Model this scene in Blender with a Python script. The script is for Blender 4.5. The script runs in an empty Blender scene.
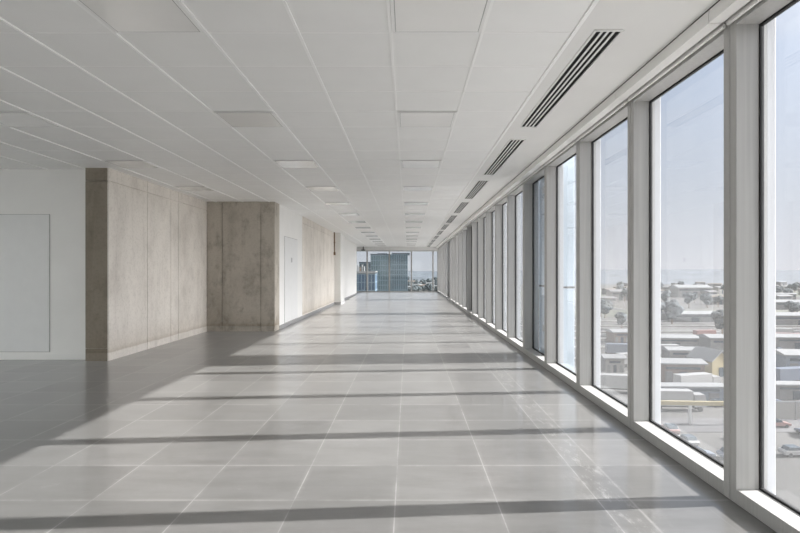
import bpy, bmesh, math, random
from mathutils import Vector, Matrix
random.seed(7)
S = bpy.context.scene
COL = S.collection

# ------------------------------------------------------------------ camera
EYE = 1.36
F_PX = 566.0
cam_d = bpy.data.cameras.new('camera'); cam = bpy.data.objects.new('camera', cam_d); COL.objects.link(cam)
cam.location = (0, 0, EYE); cam.rotation_euler = (math.pi/2, 0, 0)
cam_d.sensor_width = 36; cam_d.lens = 36*F_PX/800
cam_d.shift_x = -8.0/800; cam_d.shift_y = 4.5/800
cam_d.clip_start = 0.05; cam_d.clip_end = 6000
S.camera = cam

# ------------------------------------------------------------------ world sky
W = bpy.data.worlds.new('world'); S.world = W; W.use_nodes = True
nt = W.node_tree; nt.nodes.clear()
def wn(t): return nt.nodes.new(t)
tc = wn('ShaderNodeTexCoord'); sx = wn('ShaderNodeSeparateXYZ'); rp = wn('ShaderNodeValToRGB')
nt.links.new(tc.outputs['Generated'], sx.inputs[0]); nt.links.new(sx.outputs['Z'], rp.inputs['Fac'])
cr = rp.color_ramp
cr.elements[0].position = 0.0; cr.elements[0].color = (.86,.87,.92,1)
cr.elements[1].position = 1.0; cr.elements[1].color = (.46,.50,.56,1)
e = cr.elements.new(.10); e.color = (.70,.76,.85,1)
e = cr.elements.new(.32); e.color = (.42,.56,.79,1)
e = cr.elements.new(.55); e.color = (.46,.52,.62,1)
nz = wn('ShaderNodeTexNoise'); nz.inputs['Scale'].default_value = 2.2; nz.inputs['Detail'].default_value = 5
mp = wn('ShaderNodeMapping'); mp.inputs['Scale'].default_value = (1,1,5)
nt.links.new(tc.outputs['Generated'], mp.inputs[0]); nt.links.new(mp.outputs[0], nz.inputs['Vector'])
r2 = wn('ShaderNodeValToRGB'); r2.color_ramp.elements[0].position = .5; r2.color_ramp.elements[1].position = .8
r2.color_ramp.elements[1].color = (.45,.45,.45,1)
nt.links.new(nz.outputs[0], r2.inputs[0])
mx = wn('ShaderNodeMixRGB'); mx.inputs[2].default_value = (.76,.79,.84,1)
nt.links.new(r2.outputs[0], mx.inputs[0]); nt.links.new(rp.outputs[0], mx.inputs[1])
# unseen fill glow added around the sun (sun stands over the window side)
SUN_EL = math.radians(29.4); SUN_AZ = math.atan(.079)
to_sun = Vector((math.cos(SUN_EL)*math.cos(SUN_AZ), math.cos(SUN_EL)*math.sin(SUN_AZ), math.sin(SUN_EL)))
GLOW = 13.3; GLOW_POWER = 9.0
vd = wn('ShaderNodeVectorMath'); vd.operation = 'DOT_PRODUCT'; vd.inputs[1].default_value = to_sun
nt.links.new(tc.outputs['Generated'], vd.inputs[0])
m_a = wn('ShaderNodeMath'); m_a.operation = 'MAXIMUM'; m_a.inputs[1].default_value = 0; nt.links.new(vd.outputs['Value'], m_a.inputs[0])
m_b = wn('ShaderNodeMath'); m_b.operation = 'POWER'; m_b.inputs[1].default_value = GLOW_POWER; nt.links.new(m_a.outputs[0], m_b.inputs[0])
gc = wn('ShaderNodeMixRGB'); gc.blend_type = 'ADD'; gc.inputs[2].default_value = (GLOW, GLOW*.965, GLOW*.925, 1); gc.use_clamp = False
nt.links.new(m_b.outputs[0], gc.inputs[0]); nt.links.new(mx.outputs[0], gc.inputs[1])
# bright fill lobe added to the unseen sky behind the camera
REAR_FILL = 3.6
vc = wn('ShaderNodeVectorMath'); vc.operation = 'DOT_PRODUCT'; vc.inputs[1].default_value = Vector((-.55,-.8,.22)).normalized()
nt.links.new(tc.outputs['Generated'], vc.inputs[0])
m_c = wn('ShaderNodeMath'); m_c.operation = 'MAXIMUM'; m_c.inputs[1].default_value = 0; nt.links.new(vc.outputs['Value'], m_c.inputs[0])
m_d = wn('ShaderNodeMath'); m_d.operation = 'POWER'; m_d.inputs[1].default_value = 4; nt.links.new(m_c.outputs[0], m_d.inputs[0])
gd = wn('ShaderNodeMixRGB'); gd.blend_type = 'ADD'; gd.inputs[2].default_value = (REAR_FILL, REAR_FILL*.955, REAR_FILL*.86, 1)
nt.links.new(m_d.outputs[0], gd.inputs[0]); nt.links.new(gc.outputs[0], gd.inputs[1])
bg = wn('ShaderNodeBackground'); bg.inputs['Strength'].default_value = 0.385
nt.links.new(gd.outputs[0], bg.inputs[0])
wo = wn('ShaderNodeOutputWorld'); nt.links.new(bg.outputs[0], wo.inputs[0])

# ------------------------------------------------------------------ sun
sd = bpy.data.lights.new('sun', 'SUN'); sun = bpy.data.objects.new('sun', sd); COL.objects.link(sun)
sd.energy = 7.4; sd.angle = math.radians(.6); sd.color = (1,.965,.91)
sun.rotation_euler = (-to_sun).to_track_quat('-Z', 'Y').to_euler(); sun.location = to_sun*60

# ------------------------------------------------------------------ exposure
VS = S.view_settings
S.display_settings.display_device = 'sRGB'
VS.view_transform = 'Standard'; VS.look = 'None'; VS.gamma = 1; VS.use_curve_mapping = False
VS.exposure = 0.98
S.cycles.max_bounces = 12; S.cycles.diffuse_bounces = 8; S.cycles.glossy_bounces = 4
S.cycles.transparent_max_bounces = 24; S.cycles.sample_clamp_indirect = 4.0

# ------------------------------------------------------------------ materials
def newmat(name):
    m = bpy.data.materials.new(name); m.use_nodes = True
    t = m.node_tree; b = t.nodes['Principled BSDF']
    return m, t, b
def lin(c): return tuple(c)+(1,)
def pos_noise(t, scale, detail=4, mapscale=(1,1,1), rough=.55):
    g = t.nodes.new('ShaderNodeNewGeometry'); mp = t.nodes.new('ShaderNodeMapping')
    mp.inputs['Scale'].default_value = mapscale
    t.links.new(g.outputs['Position'], mp.inputs[0])
    n = t.nodes.new('ShaderNodeTexNoise'); n.inputs['Scale'].default_value = scale
    n.inputs['Detail'].default_value = detail; n.inputs['Roughness'].default_value = rough
    t.links.new(mp.outputs[0], n.inputs['Vector'])
    return n.outputs[0]
def ramp(t, src, stops):
    r = t.nodes.new('ShaderNodeValToRGB'); e = r.color_ramp.elements
    e[0].position, e[0].color = stops[0][0], lin(stops[0][1])
    e[1].position, e[1].color = stops[-1][0], lin(stops[-1][1])
    for p, c in stops[1:-1]:
        x = e.new(p); x.color = lin(c)
    t.links.new(src, r.inputs[0]); return r.outputs[0]
def mixc(t, a, b, fac, mode='MIX'):
    m = t.nodes.new('ShaderNodeMixRGB'); m.blend_type = mode
    for i, v in ((0, fac), (1, a), (2, b)):
        if hasattr(v, 'is_output'): t.links.new(v, m.inputs[i])
        elif i == 0: m.inputs[0].default_value = v
        else: m.inputs[i].default_value = lin(v)
    return m.outputs[0]
def bump(t, b, src, strength, dist=.002):
    n = t.nodes.new('ShaderNodeBump'); n.inputs['Strength'].default_value = strength; n.inputs['Distance'].default_value = dist
    t.links.new(src, n.inputs['Height']); t.links.new(n.outputs[0], b.inputs['Normal'])
def plain(name, c, rough=.6, metal=0, var=.06, scale=6, mapscale=(1,1,1), spec=.5):
    m, t, b = newmat(name)
    n = pos_noise(t, scale, 4, mapscale)
    lo = tuple(max(0, x*(1-var)) for x in c); hi = tuple(min(1, x*(1+var)) for x in c)
    t.links.new(ramp(t, n, [(.3, lo), (.7, hi)]), b.inputs['Base Color'])
    b.inputs['Roughness'].default_value = rough; b.inputs['Metallic'].default_value = metal
    b.inputs['Specular IOR Level'].default_value = spec
    return m

def concrete(name, base, dark, stain=.5, mott=.6):
    m, t, b = newmat(name)
    big = pos_noise(t, 1.1, 6, (1,1,.55), .62)
    streak = pos_noise(t, 3.2, 5, (1.6,1.6,.12), .6)
    fine = pos_noise(t, 26, 6, (1,1,1), .7)
    c = ramp(t, big, [(.30, dark), (.47, base), (.72, tuple(min(1, x*1.12) for x in base))])
    mid = pos_noise(t, 3.4, 7, (1,1,.7), .68)
    c = mixc(t, c, ramp(t, mid, [(.32, (.66,.65,.63)), (.50, (1,1,1))]), mott, 'MULTIPLY')
    c = mixc(t, c, ramp(t, streak, [(.30, (.70,.68,.66)), (.44, (1,1,1))]), stain, 'MULTIPLY')
    c = mixc(t, c, ramp(t, fine, [(.30, (.74,.73,.71)), (.5, (1,1,1)), (.75, (1.0,1.0,1.0))]), .6, 'MULTIPLY')
    # small blow holes
    g = t.nodes.new('ShaderNodeNewGeometry'); v = t.nodes.new('ShaderNodeTexVoronoi'); v.inputs['Scale'].default_value = 9
    t.links.new(g.outputs['Position'], v.inputs['Vector'])
    c = mixc(t, c, ramp(t, v.outputs['Distance'], [(.035, (.55,.53,.5)), (.06, (1,1,1))]), .7, 'MULTIPLY')
    # rough dirty line where the kicker meets the lift above
    sp = t.nodes.new('ShaderNodeSeparateXYZ'); t.links.new(g.outputs['Position'], sp.inputs[0])
    ma = t.nodes.new('ShaderNodeMath'); ma.operation = 'MULTIPLY_ADD'; ma.inputs[1].default_value = .09
    t.links.new(big, ma.inputs[0]); t.links.new(sp.outputs['Z'], ma.inputs[2])
    c = mixc(t, c, ramp(t, ma.outputs[0], [(.10, (1.0,1.0,1.0)), (.155, (1,1,1)), (.175, (.70,.66,.60)), (.25, (.88,.86,.83)), (.55, (1,1,1))]), .8, 'MULTIPLY')
    t.links.new(c, b.inputs['Base Color'])
    b.inputs['Roughness'].default_value = .8; b.inputs['Specular IOR Level'].default_value = .25
    bump(t, b, fine, .25, .004)
    return m

M = {}
M['white_wall'] = plain('white_wall_paint', (.90,.895,.875), .55, 0, .02, 2)
M['ceiling'] = plain('ceiling_tile', (.91,.91,.90), .5, 0, .015, 3)
M['plaster'] = plain('ceiling_plasterboard', (.81,.805,.79), .6, 0, .015, 2)
M['grid'] = plain('ceiling_grid_metal', (.98,.98,.97), .4, 0, .01)
M['light_frame'] = plain('light_frame', (.90,.90,.89), .4, 0, .01)
M['diffuser'] = plain('light_diffuser', (.93,.925,.91), .14, 0, .01)
M['diffuser'].node_tree.nodes['Principled BSDF'].inputs['IOR'].default_value = 1.85
M['gap'] = plain('dark_gap', (.05,.05,.05), .8)
M['soft_gap'] = plain('door_gap_shadow_strip', (.40,.40,.39), .7)
M['black'] = plain('black_void', (.006,.006,.006), .9)
M['rubber'] = plain('black_rubber_gasket', (.012,.012,.013), .6)
M['alu'] = plain('brushed_aluminium', (.465,.46,.448), .45, .0, .07, 60, (1,1,.015))
M['alu_face'] = M['alu']
M['cap'] = plain('white_coated_cap', (.62,.63,.65), .4, 0, .02)
M['blind'] = plain('blind_box_paint', (.88,.87,.85), .5, 0, .015)
M['skirt'] = plain('grey_skirting', (.36,.36,.36), .5)
M['door'] = plain('flush_door_paint', (.83,.835,.83), .45, 0, .015)
M['steel'] = plain('satin_steel', (.5,.5,.5), .35, .8)
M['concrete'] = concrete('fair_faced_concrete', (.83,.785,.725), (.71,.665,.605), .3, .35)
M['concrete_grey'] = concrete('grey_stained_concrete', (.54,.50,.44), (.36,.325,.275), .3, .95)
M['concrete_brown_shaded'] = concrete('brown_shaded_concrete', (.29,.253,.205), (.20,.17,.135), .5)  # brown hue, darkened further for the shade on the end pier
M['conduit'] = plain('rusty_brown_conduit', (.22,.14,.09), .6)
M['white_cladding'] = plain('pale_cladding', (.56,.67,.77), .5, 0, .04, 3, (1,1,.2))

def floor_mat():
    m, t, b = newmat('grey_access_floor')
    g = t.nodes.new('ShaderNodeNewGeometry'); sp = t.nodes.new('ShaderNodeSeparateXYZ'); t.links.new(g.outputs['Position'], sp.inputs[0])
    def math_(op, a, bb=None, cc=None):
        n = t.nodes.new('ShaderNodeMath'); n.operation = op
        for i, v in enumerate((a, bb, cc)):
            if v is None: continue
            if hasattr(v, 'is_output'): t.links.new(v, n.inputs[i])
            else: n.inputs[i].default_value = v
        return n.outputs[0]
    X0, Y0, P = -.075, 3.359, .6
    ux = math_('DIVIDE', math_('SUBTRACT', sp.outputs['X'], X0), P); uy = math_('DIVIDE', math_('SUBTRACT', sp.outputs['Y'], Y0), P)
    cx = math_('FLOOR', ux); cy = math_('FLOOR', uy)
    cell = t.nodes.new('ShaderNodeCombineXYZ'); t.links.new(cx, cell.inputs[0]); t.links.new(cy, cell.inputs[1])
    wh = t.nodes.new('ShaderNodeTexWhiteNoise'); t.links.new(cell.outputs[0], wh.inputs['Vector'])
    base = ramp(t, wh.outputs['Value'], [(0, (.148,.147,.144)), (1, (.206,.204,.20))])
    big = pos_noise(t, .9, 6, (1,1,1), .65)
    base = mixc(t, base, ramp(t, big, [(.3, (.80,.80,.80)), (.7, (1.0,1.0,1.0))]), 1, 'MULTIPLY')
    st = pos_noise(t, 7, 5, (.25,1,1), .7)
    base = mixc(t, base, ramp(t, st, [(.3, (.80,.80,.79)), (.6, (1,1,1))]), 1, 'MULTIPLY')
    # joints: distance to the nearest joint in metres
    def dist(u):
        f = math_('FRACT', u); return math_('MULTIPLY', math_('MINIMUM', f, math_('SUBTRACT', 1, f)), P)
    dx = dist(ux); dy = dist(uy)
    dust = pos_noise(t, 2.2, 5, (1,1,1), .7)
    dustw = ramp(t, dust, [(.36, (0,0,0)), (.58, (1,1,1))])
    fade = lambda d, w: math_('SUBTRACT', 1, math_('MINIMUM', math_('DIVIDE', d, w), 1))
    jx = math_('MULTIPLY', math_('MAXIMUM', fade(dx, .0055), math_('MULTIPLY', fade(dx, .03), .12)), math_('LESS_THAN', sp.outputs['X'], 1.4))
    jy = math_('MULTIPLY', math_('MAXIMUM', fade(dy, .009), math_('MULTIPLY', fade(dy, .035), .2)), .75)
    # cut row beside the glazing
    ds = math_('ABSOLUTE', math_('SUBTRACT', sp.outputs['X'], 1.32))
    js = math_('MULTIPLY', fade(ds, .012), .5)
    j = math_('MULTIPLY', math_('MAXIMUM', math_('MAXIMUM', jx, jy), js), dustw)
    base = mixc(t, base, (.48,.475,.46), math_('MULTIPLY', j, .75))
    # scuffs of white dust
    sc = pos_noise(t, 5.5, 8, (1,1,1), .75)
    base = mixc(t, base, (.40,.40,.39), math_('MULTIPLY', ramp(t, sc, [(.60, (0,0,0)), (.78, (1,1,1))]), .2))
    # trails of white dust along the cut row by the glazing
    bandx = fade(math_('ABSOLUTE', math_('SUBTRACT', sp.outputs['X'], 1.22)), .22)
    fs = pos_noise(t, 9, 8, (1.6,.5,1), .8)
    base = mixc(t, base, (.58,.575,.56), math_('MULTIPLY', math_('MULTIPLY', ramp(t, fs, [(.52, (0,0,0)), (.70, (1,1,1))]), bandx), .5))
    tight = math_('MAXIMUM', math_('LESS_THAN', dx, .0018), math_('LESS_THAN', dy, .0018))
    base = mixc(t, base, (.2,.2,.2), math_('MULTIPLY', tight, .5))
    t.links.new(base, b.inputs['Base Color'])
    rr = t.nodes.new('ShaderNodeMapRange'); rr.inputs[3].default_value = .24; rr.inputs[4].default_value = .36
    t.links.new(st, rr.inputs[0]); t.links.new(rr.outputs[0], b.inputs['Roughness'])
    b.inputs['IOR'].default_value = 1.42
    b.inputs['Coat Weight'].default_value = .42; b.inputs['Coat IOR'].default_value = 1.6; b.inputs['Coat Roughness'].default_value = .06
    b.inputs['Sheen Weight'].default_value = .13; b.inputs['Sheen Roughness'].default_value = .28; b.inputs['Sheen Tint'].default_value = (1,.99,.97,1)
    bump(t, b, mixc(t, big, st, .5), .015, .002)
    return m
M['floor'] = floor_mat()

def glass_mat(name, tint, veil):
    m = bpy.data.materials.new(name); m.use_nodes = True; t = m.node_tree; t.nodes.clear()
    out = t.nodes.new('ShaderNodeOutputMaterial')
    tr = t.nodes.new('ShaderNodeBsdfTransparent'); tr.inputs[0].default_value = lin(tint)
    tl = t.nodes.new('ShaderNodeBsdfTranslucent'); tl.inputs[0].default_value = (.92,.94,.97,1)
    gl = t.nodes.new('ShaderNodeBsdfGlossy'); gl.inputs['Roughness'].default_value = .01; gl.inputs['Color'].default_value = (.9,.94,.97,1)
    n = pos_noise(t, 1.4, 5, (6,6,.35), .6)
    mr = t.nodes.new('ShaderNodeMapRange'); mr.inputs[3].default_value = veil*.75; mr.inputs[4].default_value = veil*1.25
    t.links.new(n, mr.inputs[0])
    m1 = t.nodes.new('ShaderNodeMixShader'); t.links.new(mr.outputs[0], m1.inputs[0]); t.links.new(tr.outputs[0], m1.inputs[1]); t.links.new(tl.outputs[0], m1.inputs[2])
    fr = t.nodes.new('ShaderNodeFresnel'); gg = t.nodes.new('ShaderNodeNewGeometry')
    io = t.nodes.new('ShaderNodeMapRange'); io.inputs[3].default_value = 1.35; io.inputs[4].default_value = 1/1.35
    t.links.new(gg.outputs['Backfacing'], io.inputs[0]); t.links.new(io.outputs[0], fr.inputs[0])
    m2 = t.nodes.new('ShaderNodeMixShader'); t.links.new(fr.outputs[0], m2.inputs[0]); t.links.new(m1.outputs[0], m2.inputs[1]); t.links.new(gl.outputs[0], m2.inputs[2])
    t.links.new(m2.outputs[0], out.inputs[0]); return m
M['glass'] = glass_mat('haze_veiled_glass', (.95,.955,.97), .019)  # translucent veil added so the view washes out like haze
M['glass_far'] = glass_mat('tinted_clear_glass', (.94,.96,.97), .012)

# outside
M['ground'] = plain('yard_ground', (.06,.059,.057), .9, 0, .4, .02)
M['bounce_terrace'] = plain('pale_bounce_surface', (.74,.725,.70), .8, 0, .06, 1)  # surface of the added light-bouncing terraces
M['road'] = plain('asphalt_road', (.085,.085,.09), .9, 0, .1, .3)
M['grass'] = plain('rough_grass', (.085,.09,.07), .95, 0, .4, .05)
M['hill'] = plain('hazy_hill_woodland', (.075,.09,.11), .95, 0, .35, .02)  # bluish distance haze put into the woodland colour
M['ballast'] = plain('rail_ballast', (.10,.096,.09), .95, 0, .15, .5)
M['rail'] = plain('rail_steel', (.55,.54,.53), .4, .6)
M['roof_white'] = plain('white_sheet_roof', (.20,.205,.21), .5, 0, .05, .3)
M['roof_grey'] = plain('grey_sheet_roof', (.13,.13,.135), .6, 0, .08, .3)
M['roof_brown'] = plain('brown_tile_roof', (.12,.095,.08), .8, 0, .15, .5)
M['wall_grey'] = plain('grey_sheet_wall', (.13,.13,.13), .7, 0, .1, .3)
M['wall_brown'] = plain('brick_wall', (.14,.105,.09), .8, 0, .15, .5)
M['wall_cream'] = plain('cream_render_wall', (.21,.205,.195), .8, 0, .06, .3)
M['wall_blue'] = plain('blue_sheet_wall', (.12,.145,.18), .6, 0, .08, .3)
M['dark_window'] = plain('dark_window_glass', (.04,.055,.07), .15)
M['yellow'] = plain('yellow_paint', (.27,.23,.13), .5)
M['white_paint'] = plain('white_vehicle_paint', (.27,.27,.27), .35)
M['blue_paint'] = plain('blue_vehicle_paint', (.10,.12,.16), .35)
M['red_paint'] = plain('red_vehicle_paint', (.20,.11,.10), .35)
M['tyre'] = plain('tyre_rubber', (.03,.03,.03), .8)
M['leaf'] = plain('hazy_tree_foliage', (.055,.068,.075), .9, 0, .5, .6)  # foliage colour paled and blued to stand for haze
M['bark'] = plain('tree_bark', (.15,.11,.08), .9)
M['teal'] = plain('teal_curtain_wall', (.06,.105,.135), .22, 0, .25, .11)
M['teal_light'] = plain('light_teal_curtain_wall', (.10,.155,.175), .22, 0, .18, .13)
M['blue_glaze'] = plain('blue_curtain_wall', (.05,.09,.15), .4, 0, .2, .2)
M['band'] = plain('pale_spandrel_band', (.17,.225,.265), .5)
M['dark_clad'] = plain('dark_blue_cladding', (.07,.09,.115), .5)
M['lamp_metal'] = plain('galvanised_metal', (.5,.5,.5), .5, .5)

# ------------------------------------------------------------------ mesh helpers
class MB:
    def __init__(s): s.v = []; s.f = []; s.mi = []
    def quad(s, pts, mi=0):
        n = len(s.v); s.v += [tuple(p) for p in pts]; s.f.append(tuple(range(n, n+len(pts)))); s.mi.append(mi)
    def box(s, x0, x1, y0, y1, z0, z1, mi=0):
        n = len(s.v)
        s.v += [(x,y,z) for z in (z0,z1) for y in (y0,y1) for x in (x0,x1)]
        for f in ((0,2,3,1),(4,5,7,6),(0,1,5,4),(2,6,7,3),(0,4,6,2),(1,3,7,5)):
            s.f.append(tuple(n+i for i in f)); s.mi.append(mi)
        return s
    def prism(s, prof, axis, a, b, mi=0):
        # prof: polygon of 2D points; axis 'x' -> points are (y,z), 'y' -> (x,z), 'z' -> (x,y)
        def P(p, t): return (t,p[0],p[1]) if axis == 'x' else (p[0],t,p[1]) if axis == 'y' else (p[0],p[1],t)
        n = len(s.v); k = len(prof)
        s.v += [P(p,a) for p in prof]+[P(p,b) for p in prof]
        s.f.append(tuple(n+i for i in range(k))); s.mi.append(mi)
        s.f.append(tuple(n+k+i for i in reversed(range(k)))); s.mi.append(mi)
        for i in range(k):
            j = (i+1) % k
            s.f.append((n+i, n+k+i, n+k+j, n+j)); s.mi.append(mi)
        return s
    def tube(s, a, b, r0, r1=None, n=12, mi=0):
        r1 = r0 if r1 is None else r1
        a = Vector(a); b = Vector(b); d = (b-a).normalized()
        u = d.orthogonal().normalized(); w = d.cross(u); k = len(s.v)
        for c, r in ((a,r0),(b,r1)):
            for i in range(n):
                t = 2*math.pi*i/n; s.v.append(tuple(c+u*(r*math.cos(t))+w*(r*math.sin(t))))
        for i in range(n):
            j = (i+1) % n; s.f.append((k+i,k+j,k+n+j,k+n+i)); s.mi.append(mi)
        s.f.append(tuple(k+i for i in reversed(range(n)))); s.mi.append(mi)
        s.f.append(tuple(k+n+i for i in range(n))); s.mi.append(mi)
        return s
    def blob(s, c, r, seed, mi=0, sub=2, squash=1.0, jit=.22):
        bm = bmesh.new(); bmesh.ops.create_icosphere(bm, subdivisions=sub, radius=1)
        rnd = random.Random(seed); k = len(s.v)
        for v in bm.verts:
            q = 1+rnd.uniform(-jit, jit)
            s.v.append((c[0]+v.co.x*r*q, c[1]+v.co.y*r*q, c[2]+v.co.z*r*q*squash))
        for f in bm.faces: s.f.append(tuple(k+v.index for v in f.verts)); s.mi.append(mi)
        bm.free(); return s
    def build(s, name, mats, parent=None, bevel=0, smooth=False):
        me = bpy.data.meshes.new(name); me.from_pydata(s.v, [], s.f)
        if not isinstance(mats, (list, tuple)): mats = [mats]
        for m in mats: me.materials.append(m)
        me.polygons.foreach_set('material_index', s.mi)
        if smooth: me.polygons.foreach_set('use_smooth', [True]*len(me.polygons))
        bm = bmesh.new(); bm.from_mesh(me); bmesh.ops.recalc_face_normals(bm, faces=bm.faces); bm.to_mesh(me); bm.free()
        o = bpy.data.objects.new(name, me); COL.objects.link(o)
        if parent: o.parent = parent
        if bevel:
            b = o.modifiers.new('bevel', 'BEVEL'); b.width = bevel; b.segments = 2; b.limit_method = 'ANGLE'
        return o
def empty(name, loc=(0,0,0), rz=0):
    o = bpy.data.objects.new(name, None); COL.objects.link(o); o.location = loc; o.rotation_euler = (0,0,rz); o.empty_display_size = .2
    return o
def tag(o, label, cat, group=None):
    o['label'] = label; o['category'] = cat
    if group: o['group'] = group
    return o
def struct(o): o['kind'] = 'structure'; return o
def copy_tree(o, loc, rz=None):
    c = o.copy(); COL.objects.link(c); c.location = loc
    if rz is not None: c.rotation_euler = (0,0,rz)
    for ch in o.children:
        d = ch.copy(); COL.objects.link(d); d.parent = c
        for g in ch.children:
            h = g.copy(); COL.objects.link(h); h.parent = d
    return c
ORD = ['first','second','third','fourth','fifth','sixth','seventh','eighth','ninth','tenth','eleventh','twelfth','thirteenth','fourteenth',
       'fifteenth','sixteenth','seventeenth','eighteenth','nineteenth','twentieth','twenty-first','twenty-second','twenty-third','twenty-fourth','twenty-fifth']

# ------------------------------------------------------------------ room shell
CEIL = 2.92
XW = 1.916; Y_END = 36.5; Y_BACK = -4.5; X_LEFT = -9.6
P_WIN = 1.505; J0 = 3.371
struct(MB().box(X_LEFT-.3, 2.15, Y_BACK-.3, Y_END+.2, -.35, 0).build('floor', M['floor']))
mb = MB(); mb.box(X_LEFT-.3, 1.082, Y_BACK-.3, Y_END+.2, CEIL, CEIL+.4)
mb.box(1.088, 2.15, Y_BACK-.3, Y_END+.2, CEIL-.004, CEIL+.4, 1)
struct(mb.build('ceiling', [M['ceiling'], M['plaster']]))
# exposed grid: long bars and lighter cross joints
mb = MB(); k = 0
while True:
    x = -.115+.6*(2-k); k += 1
    if x < X_LEFT: break
    if x > 1.0: continue
    mb.box(x-.009, x+.009, Y_BACK, Y_END, CEIL-.010, CEIL+.01)
struct(mb.build('trim_1', M['grid']))
mb = MB(); y = 3.706-.605*13
while y < Y_END:
    mb.box(X_LEFT, 1.08, y-.006, y+.006, CEIL-.0022, CEIL+.01); y += .605
struct(mb.build('trim_2', M['grid']))
struct(MB().box(1.785, 1.79, Y_BACK, Y_END, CEIL-.008, CEIL).build('shadow_line_strip', M['gap']))  # dark strip drawn in for the shadow line above the blind boxes
struct(MB().box(1.07, 1.095, Y_BACK, Y_END, CEIL-.012, CEIL+.02).build('trim_3', M['grid']))

# white riser wall facing the camera, with a flush door
mb = MB(); YF = 8.68
mb.box(X_LEFT, -4.9, YF, YF+.25, 0, CEIL)
struct(mb.build('wall_front', M['white_wall']))
struct(MB().box(-4.895, -4.872, YF-.012, YF+.1, 0, CEIL).build('trim_4', M['grid']))
d = struct(empty('door_1', (-6.4, YF, 0)))
MB().box(-.95, .905, -.014, .002, .125, 2.225).build('door_leaf', M['door'], d, .003)
for (a,b_,c,e_) in ((-.962,.917,.113,.125),(-.962,.917,2.225,2.237),(.905,.917,.125,2.225),(-.962,-.95,.125,2.225)):
    pass
MB().box(-.956,.911,-.006,.001,.119,2.231).build('shadow_gap', M['soft_gap'], d)
o = MB().box(.03,.085,-.026,-.014,.93,1.02).tube((.058,-.04,.96),(.058,-.02,.96),.014).build('lock', M['steel'], d, .002)
struct(MB().box(X_LEFT, -4.9, YF-.012, YF, 0, .09).build('baseboard_front', M['white_wall'], None, .002))

# concrete core: end pier + long face, panels separated by fine joints
def panels(mb, axis, c, d0, cuts, zs, thick, mi=0, gap=.008):
    for i in range(len(cuts)-1):
        for j in range(len(zs)-1):
            a, b = cuts[i]+gap, cuts[i+1]-gap
            z0, z1 = zs[j]+(gap if j else 0), zs[j+1]-(gap if j < len(zs)-2 else 0)
            if axis == 'x': mb.box(min(c, c+thick), max(c, c+thick), a, b, z0, z1, mi)
            else: mb.box(a, b, min(c, c+thick), max(c, c+thick), z0, z1, mi)
XC = -4.525
mb = MB(); mb.box(-4.872, XC-.02, 8.57, 13.0, 0, CEIL)
panels(mb, 'x', XC, 0, [8.55-.004, 9.83, 10.8, 11.16, 12.74], [0, 2.72, CEIL], -.02)
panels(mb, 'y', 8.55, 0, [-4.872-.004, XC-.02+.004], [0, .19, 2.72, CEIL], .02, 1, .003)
struct(mb.build('wall_core', [M['concrete'], M['concrete_brown_shaded']]))
XK = -3.0
mb = MB(); mb.box(-4.545, XK, 12.76, 13.2, 0, CEIL)
panels(mb, 'y', 12.74, 0, [XC-.004, -4.18, -3.31, XK+.004], [0, .11, CEIL], .02)
struct(mb.build('wall_recess', M['concrete_grey'] if 'concrete_grey' in M else M['concrete']))
struct(MB().box(-3.3, XK-.004, 13.2, 16.08, 0, CEIL).build('wall_corridor', M['white_wall']))
d = struct(empty('door_2', (XK-.004, 14.55, 0)))
MB().box(-.001, .012, -.79, -.003, .1, 2.2).build('door_leaf', M['door'], d, .002)
MB().box(-.001, .012, .003, .79, .1, 2.2).build('door_leaf', M['door'], d, .002)
MB().box(-.002, .004, -.80, .80, .09, 2.21).build('shadow_gap', M['soft_gap'], d)
MB().box(.012, .016, -.07, .07, 1.58, 1.70).build('door_sign', M['steel'], d, .001)
mb = MB(); mb.box(-3.3, XK-.02, 16.08, 23.1, 0, CEIL)
panels(mb, 'x', XK, 0, [16.08, 18.06, 20.1, 20.96, 22.2, 23.1], [0, 2.72, CEIL], -.02)
struct(mb.build('wall_corridor_concrete', M['concrete']))
struct(MB().box(-3.3, -2.75, 23.1, 24.5, 0, CEIL).build('wall_pier', M['white_wall']))
struct(MB().box(-3.3, XK, 24.5, 33.0, 0, CEIL).build('wall_corridor_white', M['white_wall']))
struct(MB().box(-6.5, -3.3, 32.7, 33.0, 0, CEIL).build('wall_lobby', M['white_wall']))
struct(MB().box(-6.5, -6.3, 33.0, Y_END, 0, CEIL).build('wall_lobby_side', M['white_wall']))
mb = MB(); mb.box(XK-.004, XK+.012, 13.2, 23.1, 0, .085); mb.box(XK, XK+.012, 24.5, 33.0, 0, .085)
mb.box(-2.75, -2.738, 23.088, 24.5, 0, .085); mb.box(-3.0, -2.738, 23.088, 23.1, 0, .085)
struct(mb.build('baseboard_corridor', M['skirt']))
# brown conduit dropping from the ceiling
t = tag(empty('conduit', (XK, 22.85, 0)), 'thin brown conduit dropping from ceiling on corridor concrete wall', 'pipe')
MB().tube((.03,0,2.08),(.03,0,CEIL),.022).build('pipe', M['conduit'], t, 0, True)
MB().box(0,.075,-.045,.045,2.0,2.12).build('end_box', M['conduit'], t, .004)
MB().box(0,.06,-.04,.04,2.5,2.53).build('saddle_clip', M['conduit'], t, .002)

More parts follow.
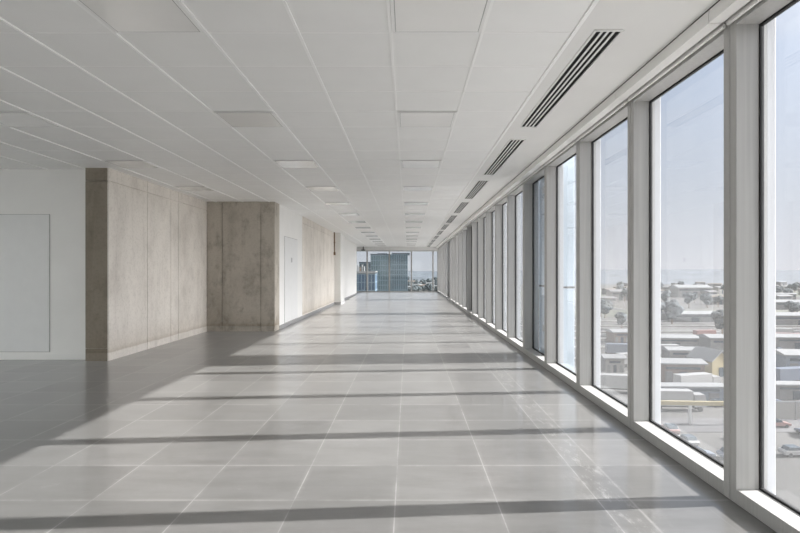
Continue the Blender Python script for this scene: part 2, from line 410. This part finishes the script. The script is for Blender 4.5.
# ------------------------------------------------------------------ window wall (each storey-high unit is one window)
def make_window():
    r = empty('window_1'); r['kind'] = 'structure'
    L = P_WIN; s = .067; g = .0042; x0, x1 = XW, 2.05; H0, H1 = .085, 2.80
    f = MB()
    f.box(x0, x1, g, s, 0, CEIL-.01); f.box(x0, x1, L-s, L-g, 0, CEIL-.01)
    f.box(x0, x1, s, L-s, 0, H0); f.box(x0, x1, s, L-s, H1, CEIL-.01)
    f.build('frame', M['alu'], r, .003)
    k = MB(); a = s+.012
    for (ya,yb,za,zb) in ((s-.03,a,H0-.03,H1+.03),(L-a,L-s+.03,H0-.03,H1+.03),(a,L-a,H0-.03,H0+.012),(a,L-a,H1-.012,H1+.03)):
        k.box(2.05, 2.072, ya, yb, za, zb)
    k.build('gasket', M['rubber'], r)
    MB().box(2.058, 2.066, a-.004, L-a+.004, H0+.008, H1-.008).build('glass_pane', M['glass'], r)
    k = MB(); b_ = .064
    for (ya,yb,za,zb) in ((g,b_,0,CEIL),(L-b_,L-g,0,CEIL),(b_,L-b_,0,.035),(b_,L-b_,2.852,CEIL)):
        k.box(2.072, 2.098, ya, yb, za, zb)
    k.build('outer_frame', M['alu'], r)
    k = MB()
    for (ya,yb,za,zb) in ((g,b_,0,CEIL),(L-b_,L-g,0,CEIL),(b_,L-b_,0,.035),(b_,L-b_,2.852,CEIL)):
        k.box(2.098, 2.15, ya, yb, za, zb)
    k.build('white_cap', M['cap'], r, .004)
    MB().box(x0+.03, 2.09, -g, g, 0, CEIL-.01).build('joint_seal', M['gap'], r)
    return r
W1 = make_window(); first_y = J0-5*P_WIN
n_units = 27; W1.location = (0, first_y, 0)
for i in range(1, n_units):
    c = copy_tree(W1, (0, first_y+i*P_WIN, 0)); c.name = 'window_%d' % (i+1)
WALL_END = first_y+n_units*P_WIN
# ---- roller blind boxes under the ceiling edge, one per window
def make_blind():
    r = empty('blind_box')
    c = MB(); L = P_WIN-.006
    c.prism([(1.79,CEIL-.004),(1.79,2.835),(1.868,2.835),(1.868,2.842),(1.797,2.842),(1.797,CEIL-.004)], 'y', .003, L)
    c.build('cover', M['blind'], r)
    MB().tube((1.85,.012,2.885),(1.85,L-.01,2.885),.022,None,14).build('roller', M['skirt'], r, 0, True)
    MB().box(1.884,1.902,.015,L-.012,2.815,2.838).build('bottom_bar', M['blind'], r, .003)
    MB().box(1.892,1.894,.02,L-.016,2.838,2.885).build('blind_fabric', M['blind'], r)
    MB().box(1.80,1.912,.003,.006,2.842,CEIL-.004).build('end_bracket', M['blind'], r)
    return r
B1 = make_blind()
for i in range(24):
    y = J0+(i-1)*P_WIN
    if y+P_WIN > Y_END+1: break
    if i == 0: o = B1; o.location = (0,y,0)
    else: o = copy_tree(B1, (0,y,0))
    tag(o, ('pale roller blind box above the nearest window at the ceiling edge' if i == 0 else
            'pale roller blind box above glass wall, %s from the front' % ORD[i]), 'roller blind', 'roller blind boxes along the window wall')

# ------------------------------------------------------------------ far end glazing
mull = [-6.3, -4.7, -3.4-.55, -2.64, -1.2, .22, 1.61, XW+.02]
for i in range(len(mull)-1):
    a, b = mull[i], mull[i+1]
    r = empty('window_%d' % (n_units+1+i), (0, Y_END, 0)); r['kind'] = 'structure'
    f = MB(); s = .045
    f.box(a, a+s, 0, .12, 0, 2.68); f.box(b-s, b, 0, .12, 0, 2.68)
    f.box(a+s, b-s, 0, .12, 0, .06); f.box(a+s, b-s, 0, .12, 2.63, 2.68)
    f.build('frame', M['alu'], r, .003)
    MB().box(a+s-.005, b-s+.005, .055, .065, .055, 2.635).build('glass_pane', M['glass_far'], r)
struct(MB().box(-6.3, XW, Y_END-.05, Y_END+.2, 2.68, CEIL).build('wall_far_bulkhead', M['plaster']))
# unseen glazing added behind the camera and along the left, to brighten the room
nw = n_units+len(mull)-1
def fill_window(n, axis, c, a, b):
    r = empty('window_%d' % n); r['kind'] = 'structure'; s = .05; f = MB()
    def bx(m_, p0,p1,z0,z1, t0, t1):
        if axis == 'y': m_.box(p0,p1,c+t0,c+t1,z0,z1)
        else: m_.box(c+t0,c+t1,p0,p1,z0,z1)
    bx(f,a,a+s,0,CEIL,-.12,0); bx(f,b-s,b,0,CEIL,-.12,0); bx(f,a+s,b-s,0,.08,-.12,0); bx(f,a+s,b-s,2.8,CEIL,-.12,0)
    f.build('frame', M['alu'], r)
    g_ = MB(); bx(g_,a+s-.005,b-s+.005,.075,2.805,-.068,-.06); g_.build('glass_pane', M['glass_far'], r)
for i in range(8):
    a = X_LEFT+i*(XW-X_LEFT)/8; nw += 1; fill_window(nw, 'y', Y_BACK, a, a+(XW-X_LEFT)/8)
for i in range(8):
    a = Y_BACK+i*(8.68-Y_BACK)/8; nw += 1; fill_window(nw, 'x', X_LEFT, a, a+(8.68-Y_BACK)/8)
# small dark bracket at the head of the far glazing
t = tag(empty('sensor', (-2.86, Y_END-.3, CEIL)), 'small dark sensor on bracket under ceiling by far left mullion', 'sensor')
MB().box(-.03,.03,-.03,.03,-.19,0).build('bracket', M['gap'], t, .004)
MB().box(-.13,.13,-.06,.06,-.25,-.19).build('housing', M['gap'], t, .01)

# ------------------------------------------------------------------ ceiling lights
def make_light():
    r = empty('ceiling_light')
    k = MB(); h = .291; w = .022
    for (a,b,c,d_) in ((-h,h,-h,-h+w),(-h,h,h-w,h),(-h,-h+w,-h+w,h-w),(h-w,h,-h+w,h-w)): k.box(a,b,c,d_,-.0045,-.001)
    k.build('frame', M['light_frame'], r, .002)
    MB().box(-h+w,h-w,-h+w,h-w,-.004,-.001).build('gasket', M['soft_gap'], r)  # grey ring drawn in for the thin shadow gap around the diffuser
    q = h-w-.005
    MB().box(-q,q,-q,q,-.0045,-.0035).build('diffuser', M['diffuser'], r, .002)
    return r
L1 = make_light(); first = True
rows = {'window-side row':(.187, [3.40+2.42*i for i in range(14)]), 'middle row':(-1.615, [3.40+2.42*i for i in range(14)]),
        'left row':(-4.015, [3.40+2.42*i for i in range(4)])}
for rn, (x, ys) in rows.items():
    vis = 0
    for y in ys:
        if rn == 'left row' and y < 5: continue
        o = L1 if first else copy_tree(L1, (x,y,CEIL)); o.location = (x,y,CEIL-.006); first = False
        tag(o, 'square recessed ceiling light panel in the %s, %s from the front' % (rn, ORD[vis]), 'ceiling light', 'recessed ceiling light panels'); vis += 1

# ------------------------------------------------------------------ linear slot diffusers
def make_vent():
    r = empty('air_vent'); Lh = 1.215
    MB().box(-.079,.079,-Lh,Lh,-.0015,.001).build('backing', M['black'], r)
    k = MB(); k.box(-.095,-.079,-Lh-.016,Lh+.016,-.010,0); k.box(.079,.095,-Lh-.016,Lh+.016,-.010,0)
    k.box(-.079,.079,-Lh-.016,-Lh,-.010,0); k.box(-.079,.079,Lh,Lh+.016,-.010,0)
    k.build('frame', M['plaster'], r, .002)
    for i in range(3):
        x = -.079+.158*(i+1)/4
        MB().box(x-.0075,x+.0075,-Lh,Lh,-.007,-.0025).build('blade', M['plaster'], r)
    return r
V1 = make_vent()
for i in range(11):
    y = 4.875+3.03*i; o = V1 if i == 0 else copy_tree(V1, (0,0,0)); o.location = (1.298, y, CEIL-.004)
    tag(o, 'long black-slotted air vent in ceiling margin beside windows, %s' % ('nearest of the line' if i == 0 else '%s from the front' % ORD[i]), 'air vent', 'linear air vents in the ceiling margin')

# ------------------------------------------------------------------ outside the glass: shallow cladding piers
for i, y in enumerate((8.5, 17.6, 26.6)):
    t = empty('cladding_pier', (2.2, y, 0))
    k = MB(); k.box(.0,.30,0,1.0,-3.6,3.6); k.build('cladding', M['white_cladding'], t, .01)
    k = MB(); k.box(-.005,.305,-.005,1.005,1.10,1.13); k.box(-.005,.305,-.005,1.005,-.2,-.17); k.build('joint_strip', M['gap'], t)
    for z in (.4, 2.6): MB().box(-.05,0,.45,.55,z,z+.1).build('bracket', M['lamp_metal'], t)
    tag(t, ['pale cladding pier outside the window wall, nearest of three','pale cladding pier outside the window wall, second from front','pale cladding pier outside the window wall, farthest one'][i], 'pier', 'cladding piers outside the glass')

# ------------------------------------------------------------------ city beyond
GZ = -26.0
def at(px, py):
    Y = (EYE-GZ)*F_PX/(py-271); return Vector(((px-408)*Y/F_PX, Y, GZ))
struct(MB().box(2.2, 6.4, -14, 44, -3.9, -3.6).box(6.3, 6.4, -14, 44, -3.6, -3.5).box(-60, -9.95, -20, 12, -3.9, -3.6).box(-9.95, 2.2, -14, -4.9, -3.9, -3.6).build('bounce_terrace', M['bounce_terrace']))  # unseen pale terraces added to bounce daylight up to the ceiling
struct(MB().box(-3000, 4000, -2500, 5000, GZ-2, GZ).build('ground', M['ground']))
def patch(name, x0, x1, y0, y1, m, h): return struct(MB().box(x0,x1,y0,y1,GZ,GZ+h).build(name, m))
# hill ridges on the horizon
def ridge(name, y0, hmin, hmax, seed, x0, x1, m):
    rnd = random.Random(seed); mb = MB(); n = 120; top = []
    ph = [rnd.uniform(0,6.3) for _ in range(6)]
    for i in range(n+1):
        u = i/n; x = x0+(x1-x0)*u
        h = sum(math.sin(u*k*11+ph[j])/(j+1) for j, k in enumerate((1,1.7,3.1,5.3,9.7,17)))/2.45
        top.append((x, hmin+(hmax-hmin)*(.5+.5*h)+rnd.uniform(-1,1)))
    for i in range(n):
        (xa,ha),(xb,hb) = top[i], top[i+1]
        mb.quad([(xa,y0-350,GZ),(xb,y0-350,GZ),(xb,y0,GZ+hb),(xa,y0,GZ+ha)])
        mb.quad([(xa,y0,GZ+ha),(xb,y0,GZ+hb),(xb,y0+350,GZ),(xa,y0+350,GZ)])
    return struct(mb.build(name, m, None, 0, True))
ridge('hill_far', 2600, 22, 38, 3, -2500, 3800, M['hill'])
ridge('hill_near', 1500, 10, 24, 5, -1500, 2400, M['hill'])

def shed(loc, rz, L, D, H, roof, wall, kind, label, cat='warehouse', group=None, bays=6):
    """long low building: walls, pitched or flat roof, doors and a window strip"""
    t = empty(kind, loc, rz)
    MB().box(-L/2,L/2,-D/2,D/2,0,H).build('wall', M[wall], t)
    rf = MB(); e_ = .6
    rf.prism([(-D/2-e_,H),(D/2+e_,H),(D/2+e_,H+.3),(0,H+D*.10+.3),(-D/2-e_,H+.3)], 'x', -L/2-e_, L/2+e_)
    rf.build('roof', M[roof], t)
    for i in range(bays):
        x = -L/2+L*(i+.5)/bays; w = min(4, L/bays*.5)
        MB().box(x-w/2,x+w/2,-D/2-.12,-D/2,0,H*.6).build('door', M['dark_window' if i % 3 == 1 else 'roof_grey'], t)
    MB().box(-L/2+1,L/2-1,-D/2-.1,-D/2,H*.72,H*.86).build('window_strip', M['dark_window'], t)
    tag(t, label, cat, group); return t
def trailer(loc, rz, box, label, group):
    t = empty('lorry', loc, rz)
    MB().box(-5,3.6,-1.25,1.25,1.1,4.0).build('trailer_body', M[box], t, .05)
    MB().prism([(3.9,.9),(6.1,.9),(6.1,2.1),(5.8,3.3),(3.9,3.3)], 'y', -1.2, 1.2).build('cab', M['white_paint'], t)
    MB().box(-5,4,-.8,.8,.75,1.1).build('chassis', M['tyre'], t)
    for x in (-4.0,-2.8,4.9):
        for s in (-1,1): MB().tube((x,s*.9,.5),(x,s*1.22,.5),.5,None,12).build('wheel', M['tyre'], t)
    tag(t, label, 'lorry', group); return t
def make_car(paint):
    t = empty('car')
    MB().prism([(-2.1,.35),(2.1,.35),(2.15,.75),(1.1,.95),(-1.9,.98),(-2.15,.8)], 'y', -.88, .88).build('body', M[paint], t, .05)
    MB().prism([(-1.7,.96),(.9,.96),(.3,1.45),(-1.3,1.45)], 'y', -.78, .78).build('cabin', M['dark_window'], t, .05)
    for x in (-1.3,1.3):
        for s in (-1,1): MB().tube((x,s*.7,.33),(x,s*.9,.33),.33,None,12).build('wheel', M['tyre'], t)
    return t
def make_tree(seed, h=9):
    t = empty('tree'); rnd = random.Random(seed)
    MB().tube((0,0,0),(0,0,h*.5),.28,.14,8).build('trunk', M['bark'], t)
    c = MB()
    for i in range(9):
        a = rnd.uniform(0,6.28); r = rnd.uniform(0,h*.22)
        c.blob((r*math.cos(a), r*math.sin(a), h*rnd.uniform(.42,.8)), h*rnd.uniform(.16,.26), seed*31+i, 0, 2, .9, .25)
    c.build('crown', M['leaf'], t); return t

# long sheds and houses of the freight yard, seen through the right windows
yard = [ # px, py, length, depth, height, roof, wall, label
 (690,297,32,26,10,'roof_white','wall_cream','distant white-roofed warehouse near horizon, second window from right'),
 (651,297,12,18,10,'roof_white','wall_grey','small distant white shed left in the second window'),
 (690,321,52,12,4,'roof_white','wall_grey','long thin white-roofed canopy midway in the second window'),
 (672,347,44,8,3.5,'roof_white','wall_grey','long low white-roofed shed above the brown shed'),
 (722,352,34,8,5,'roof_white','wall_grey','white-roofed shed right of the yellow gabled hut'),
 (684,363,36,6,4,'roof_white','wall_grey','pale shed directly behind the brown brick shed'),
 (678,380,40,7,4.5,'roof_white','wall_brown','brown brick shed with a white roof in the second window'),
 (690,400,60,3,3.0,'roof_white','wall_blue','narrow canopy with pale roof above the yellow loading beam'),
 (800,309,60,14,5,'roof_white','wall_grey','far white-roofed shed in the nearest window'),
 (795,325,60,12,5,'roof_white','wall_grey','long white-roofed shed below the far one, nearest window'),
 (792,348,42,8,4,'roof_white','wall_grey','white-edged platform shed in the nearest window'),
 (800,372,44,9,5,'roof_white','wall_blue','blue-walled shed with white roof in the nearest window'),
 (792,398,40,3,3.0,'roof_white','wall_grey','low canopy above the pale hoarding, nearest window'),
 (618,342,16,8,4,'roof_white','wall_brown','short brick shed seen in the third window'),
 (612,372,18,6,4,'roof_white','wall_cream','cream shed low in the third window'),
 (618,300,18,18,8,'roof_grey','wall_cream','grey-roofed warehouse far off in the third window'),
]
OCC = []
def free(x, y, r):
    if any((x-a)**2+(y-b)**2 < (r+q)**2 for a, b, q in OCC): return False
    OCC.append((x,y,r)); return True
for px, py, L, D, H, roof, wall, lab in yard:
    p = at(px, py); L = L*p.y/F_PX
    for k in range(5): OCC.append((p.x+(k-2)*L/4, p.y, max(D/2,L/8)*1.15))
    shed(p, random.uniform(-.12,.04), L, D, H, roof, wall, 'warehouse', lab, 'warehouse', 'yard sheds beyond the windows', max(3,int(L/9)))
# yellow gabled hut and yellow loading beam
p = at(709, 374); OCC.append((p.x,p.y,6))
t = empty('hut', p, .3); MB().prism([(-3,0),(3,0),(3,4),(0,6.4),(-3,4)], 'y', -4, 4).build('wall', M['yellow'], t)
k = MB(); k.prism([(-3.4,3.9),(0,6.6),(3.4,3.9),(3.4,4.2),(0,6.95),(-3.4,4.2)], 'y', -4.4, 4.4); k.build('roof', M['roof_white'], t)
MB().box(-.8,.8,-4.1,-4,0,2.4).build('door', M['dark_window'], t)
tag(t, 'small yellow gabled hut among the yard sheds', 'hut')
p = at(690, 424); [OCC.append((p.x+k*4.5,p.y,2.5)) for k in range(-2,3)]
t = empty('gantry_beam', p, -.06)
MB().box(-9,9,-.35,.35,3.4,4.1).build('beam', M['yellow'], t)
for x in (-8.5,0,8.5): MB().box(x-.2,x+.2,-.25,.25,0,3.4).build('post', M['lamp_metal'], t)
tag(t, 'yellow loading gantry beam low in the second window', 'gantry')
p = at(785, 420); [OCC.append((p.x+k*3,p.y,2)) for k in range(-2,3)]
t = empty('hoarding', p, .05)
MB().box(-6,6,-.08,.08,.2,3.2).build('board', M['wall_cream'], t)
MB().box(-6.1,6.1,-.12,.12,3.2,3.45).build('top_rail', M['roof_white'], t)
for x in (-6,-2,2,6): MB().box(x-.1,x+.1,-.2,.2,0,3.4).build('post', M['roof_white'], t)
tag(t, 'pale framed hoarding low in the nearest window', 'hoarding')
# rail tracks
for i in range(7):
    y0 = 150+i*26
    struct(MB().box(30, 420, y0-2.2, y0+2.2, GZ, GZ+.25).build('track_bed', M['ballast']))
    k = MB(); k.box(30,420,y0-.82,y0-.68,GZ+.25,GZ+.5); k.box(30,420,y0+.68,y0+.82,GZ+.25,GZ+.5)
    struct(k.build('rail', M['rail']))
patch('road', 10, 420, 96, 105, M['road'], .06); patch('grass_verge', 10, 500, 335, 395, M['grass'], .1); patch('grass_field', -100, 900, 600, 800, M['grass'], .1)
lor = [(668,358,'white_paint'),(700,395,'white_paint'),(712,404,'blue_paint'),(672,410,'white_paint'),(694,436,'white_paint'),(782,338,'white_paint'),
       (793,384,'blue_paint'),(778,365,'white_paint'),(795,345,'red_paint'),(612,392,'white_paint'),(622,356,'blue_paint'),(706,340,'red_paint')]
spots_ = ['left in second window above brown shed','mid yard in second window','right edge of second window','left edge of second window, near','lowest in second window','upper yard, nearest window',
          'below the blue shed, nearest window','beside the blue shed, nearest window','by the platform shed, nearest window','lowest in third window','middle of third window','upper right of second window']
for (px,py,c), sp_ in zip(lor, spots_):
    p = at(px,py)
    while not free(p.x,p.y,6.5): p.y += 2; p.x += .5
    trailer(p, random.uniform(-.3,.3), c, '%s lorry in the yard, %s' % (c.split('_')[0], sp_), 'lorries in the freight yard')
# houses far off, both through right windows and the end glazing
hrnd = random.Random(21)
for i in range(46):
    if i < 30:
        Y = hrnd.uniform(420, 1050); X = Y*hrnd.uniform(.30,.74)
        while not free(X,Y,13): Y = hrnd.uniform(420, 1050); X = Y*hrnd.uniform(.30,.74)
        lab = 'tiny distant house on the hazy plain beyond the right windows'; grp = 'distant houses beyond the right windows'
    else:
        Y = hrnd.uniform(760, 1050); X = Y*hrnd.uniform(.012,.05)
        while not free(X,Y,13): Y = hrnd.uniform(640, 1150); X = Y*hrnd.uniform(.0,.055)
        lab = 'tiny distant pale house beyond the far glazing'; grp = 'distant houses beyond the far glazing'
    shed((X,Y,GZ), hrnd.uniform(-.6,.6), hrnd.uniform(11,22), 9, hrnd.uniform(5,8), hrnd.choice(['roof_brown','roof_grey','roof_white']), hrnd.choice(['wall_cream','wall_cream','wall_grey']), 'house', lab, 'house', grp, 3)
# trees
T = [make_tree(i+1) for i in range(3)]; used = 0; trnd = random.Random(5)
def put_tree(x, y, z, lab, grp):
    global used
    o = T[used] if used < 3 else copy_tree(T[used % 3], (0,0,0)); used += 1
    o.location = (x,y,z); o.rotation_euler = (0,0,trnd.uniform(0,6.28)); s = trnd.uniform(.8,1.5); o.scale = (s,s,s)
    tag(o, lab, 'tree', grp)
for i in range(70):
    Y = trnd.uniform(230, 900); X = Y*trnd.uniform(.32,.75)
    while not free(X,Y,4.5): Y = trnd.uniform(230, 900); X = Y*trnd.uniform(.32,.75)
    put_tree(X, Y, GZ, 'distant dark tree on the plain beyond the right windows', 'trees beyond the right windows')
for i in range(60):
    Y = trnd.uniform(700, 1150); X = Y*trnd.uniform(-.0,.055)
    while not free(X,Y,4.5): Y = trnd.uniform(600, 1250); X = Y*trnd.uniform(-.0,.055)
    put_tree(X, Y, GZ+max(0,(Y-1150))*.05, 'distant dark tree beyond the far glazing', 'trees beyond the far glazing')
# cars parked in the yard
crnd = random.Random(9); cars = [make_car(p_) for p_ in ('white_paint','blue_paint','red_paint')]
nc = 0
for i in range(900):
    if nc >= 30: break
    p = at(crnd.uniform(640, 815), crnd.uniform(350, 465))
    if not free(p.x, p.y, 2.4): continue
    i = nc; nc += 1
    o = cars[i] if i < 3 else copy_tree(cars[i % 3], p); o.location = p; o.rotation_euler = (0,0,crnd.choice([0,1.57])+crnd.uniform(-.1,.1))
    tag(o, 'tiny parked %s car in the yard below the nearer windows' % ('white','blue','red')[i % 3], 'car', '%s cars parked in the yard' % ('white','blue','red')[i % 3])
# vans on the far street
for i in range(6):
    c = make_car('white_paint' if i % 2 == 0 else 'blue_paint'); Y = 745+i*14; X = Y*(.012+.006*i)
    while not free(X,Y,3): Y += 3
    c.location = (X, Y, GZ); c.rotation_euler = (0,0,.2*i)
    tag(c, '%s car parked on the plain beyond the far glazing' % ('white' if i % 2 == 0 else 'blue'), 'car', 'cars beyond the far glazing')

# ---- glass office tower beyond the end glazing
def tower(name, loc, x0, x1, d, h, body, nx, nz, label, roofbits=None):
    t = empty(name, loc); H = h-GZ
    MB().box(x0,x1,0,d,0,H).build('curtain_wall', M[body], t)
    for i in range(nz+1):
        z = H*i/nz; MB().box(x0-.15,x1+.15,-.15,d+.15,max(0,z-.45),z+.1).build('floor_band', M['band'], t)
    for i in range(nx+1):
        x = x0+(x1-x0)*i/nx; MB().box(x-.22,x+.22,-.3,0,0,H).build('mullion', M['band'], t)
    MB().box(x0-.3,x1+.3,-.3,d+.3,H,H+.9).build('parapet', M['dark_clad'], t)
    tag(t, label, 'building'); return t
t = tower('office_tower', (0,400,GZ), -26.2, -12.9, 30, 12.6, 'teal_light', 8, 11, 'tall teal glass office tower, left lighter half')
t['label'] = 'tall teal glass office tower rising beyond the far glazing'
H = 13.0-GZ
MB().box(-12.9,-.4,-1.2,28,0,H).build('right_wing', M['teal'], t)
for i in range(12): MB().box(-13.0,-.3,-1.35,28.1,H*i/11.-.4 if i else 0,H*i/11.+.12).build('wing_band', M['band' if i % 5 else 'dark_clad'], t)
for i in range(9):
    x = -12.9+12.5*i/8; MB().box(x-.2,x+.2,-1.5,-1.2,0,H).build('wing_mullion', M['band'], t)
MB().box(-11.5,1.2,-1.6,28.4,H+.1,H+1.1).build('roof_parapet', M['dark_clad'], t)
MB().box(-22,-15,8,20,12.6-GZ+.9,12.6-GZ+1.6).build('plant_room', M['dark_clad'], t)
tower('office_block', (0,420,GZ), -36, -27.5, 25, 7.2, 'dark_clad', 5, 9, 'dark lower office block left of the teal tower')
t = tower('low_office', (0,300,GZ), -30, -17.6, 22, -.2, 'blue_glaze', 7, 6, 'low blue glazed office with white roof edge at far left')
MB().box(-30.3,-17.3,-.5,22.3,-.2-GZ+.3,-.2-GZ+1.5).build('white_parapet', M['white_paint'], t)
for i, (x, h) in enumerate(((-27.2,3.6),(-26.0,2.6),(-24.9,3.9),(-23.8,3.0))):
    f = MB().tube((x,308,-.2),(x,308,.9+h),.42,.36,14).tube((x,308,.9+h-.3),(x,308,.9+h),.5,.5,14).build('roof_flue', M['white_paint' if i != 1 else 'conduit'])
    tag(f, ['white flue on the low blue office roof, leftmost','dark flue on the low blue office roof','tallest white flue on the low blue office roof','white flue on the low blue office roof, rightmost'][i], 'flue', 'flues on the low office roof')
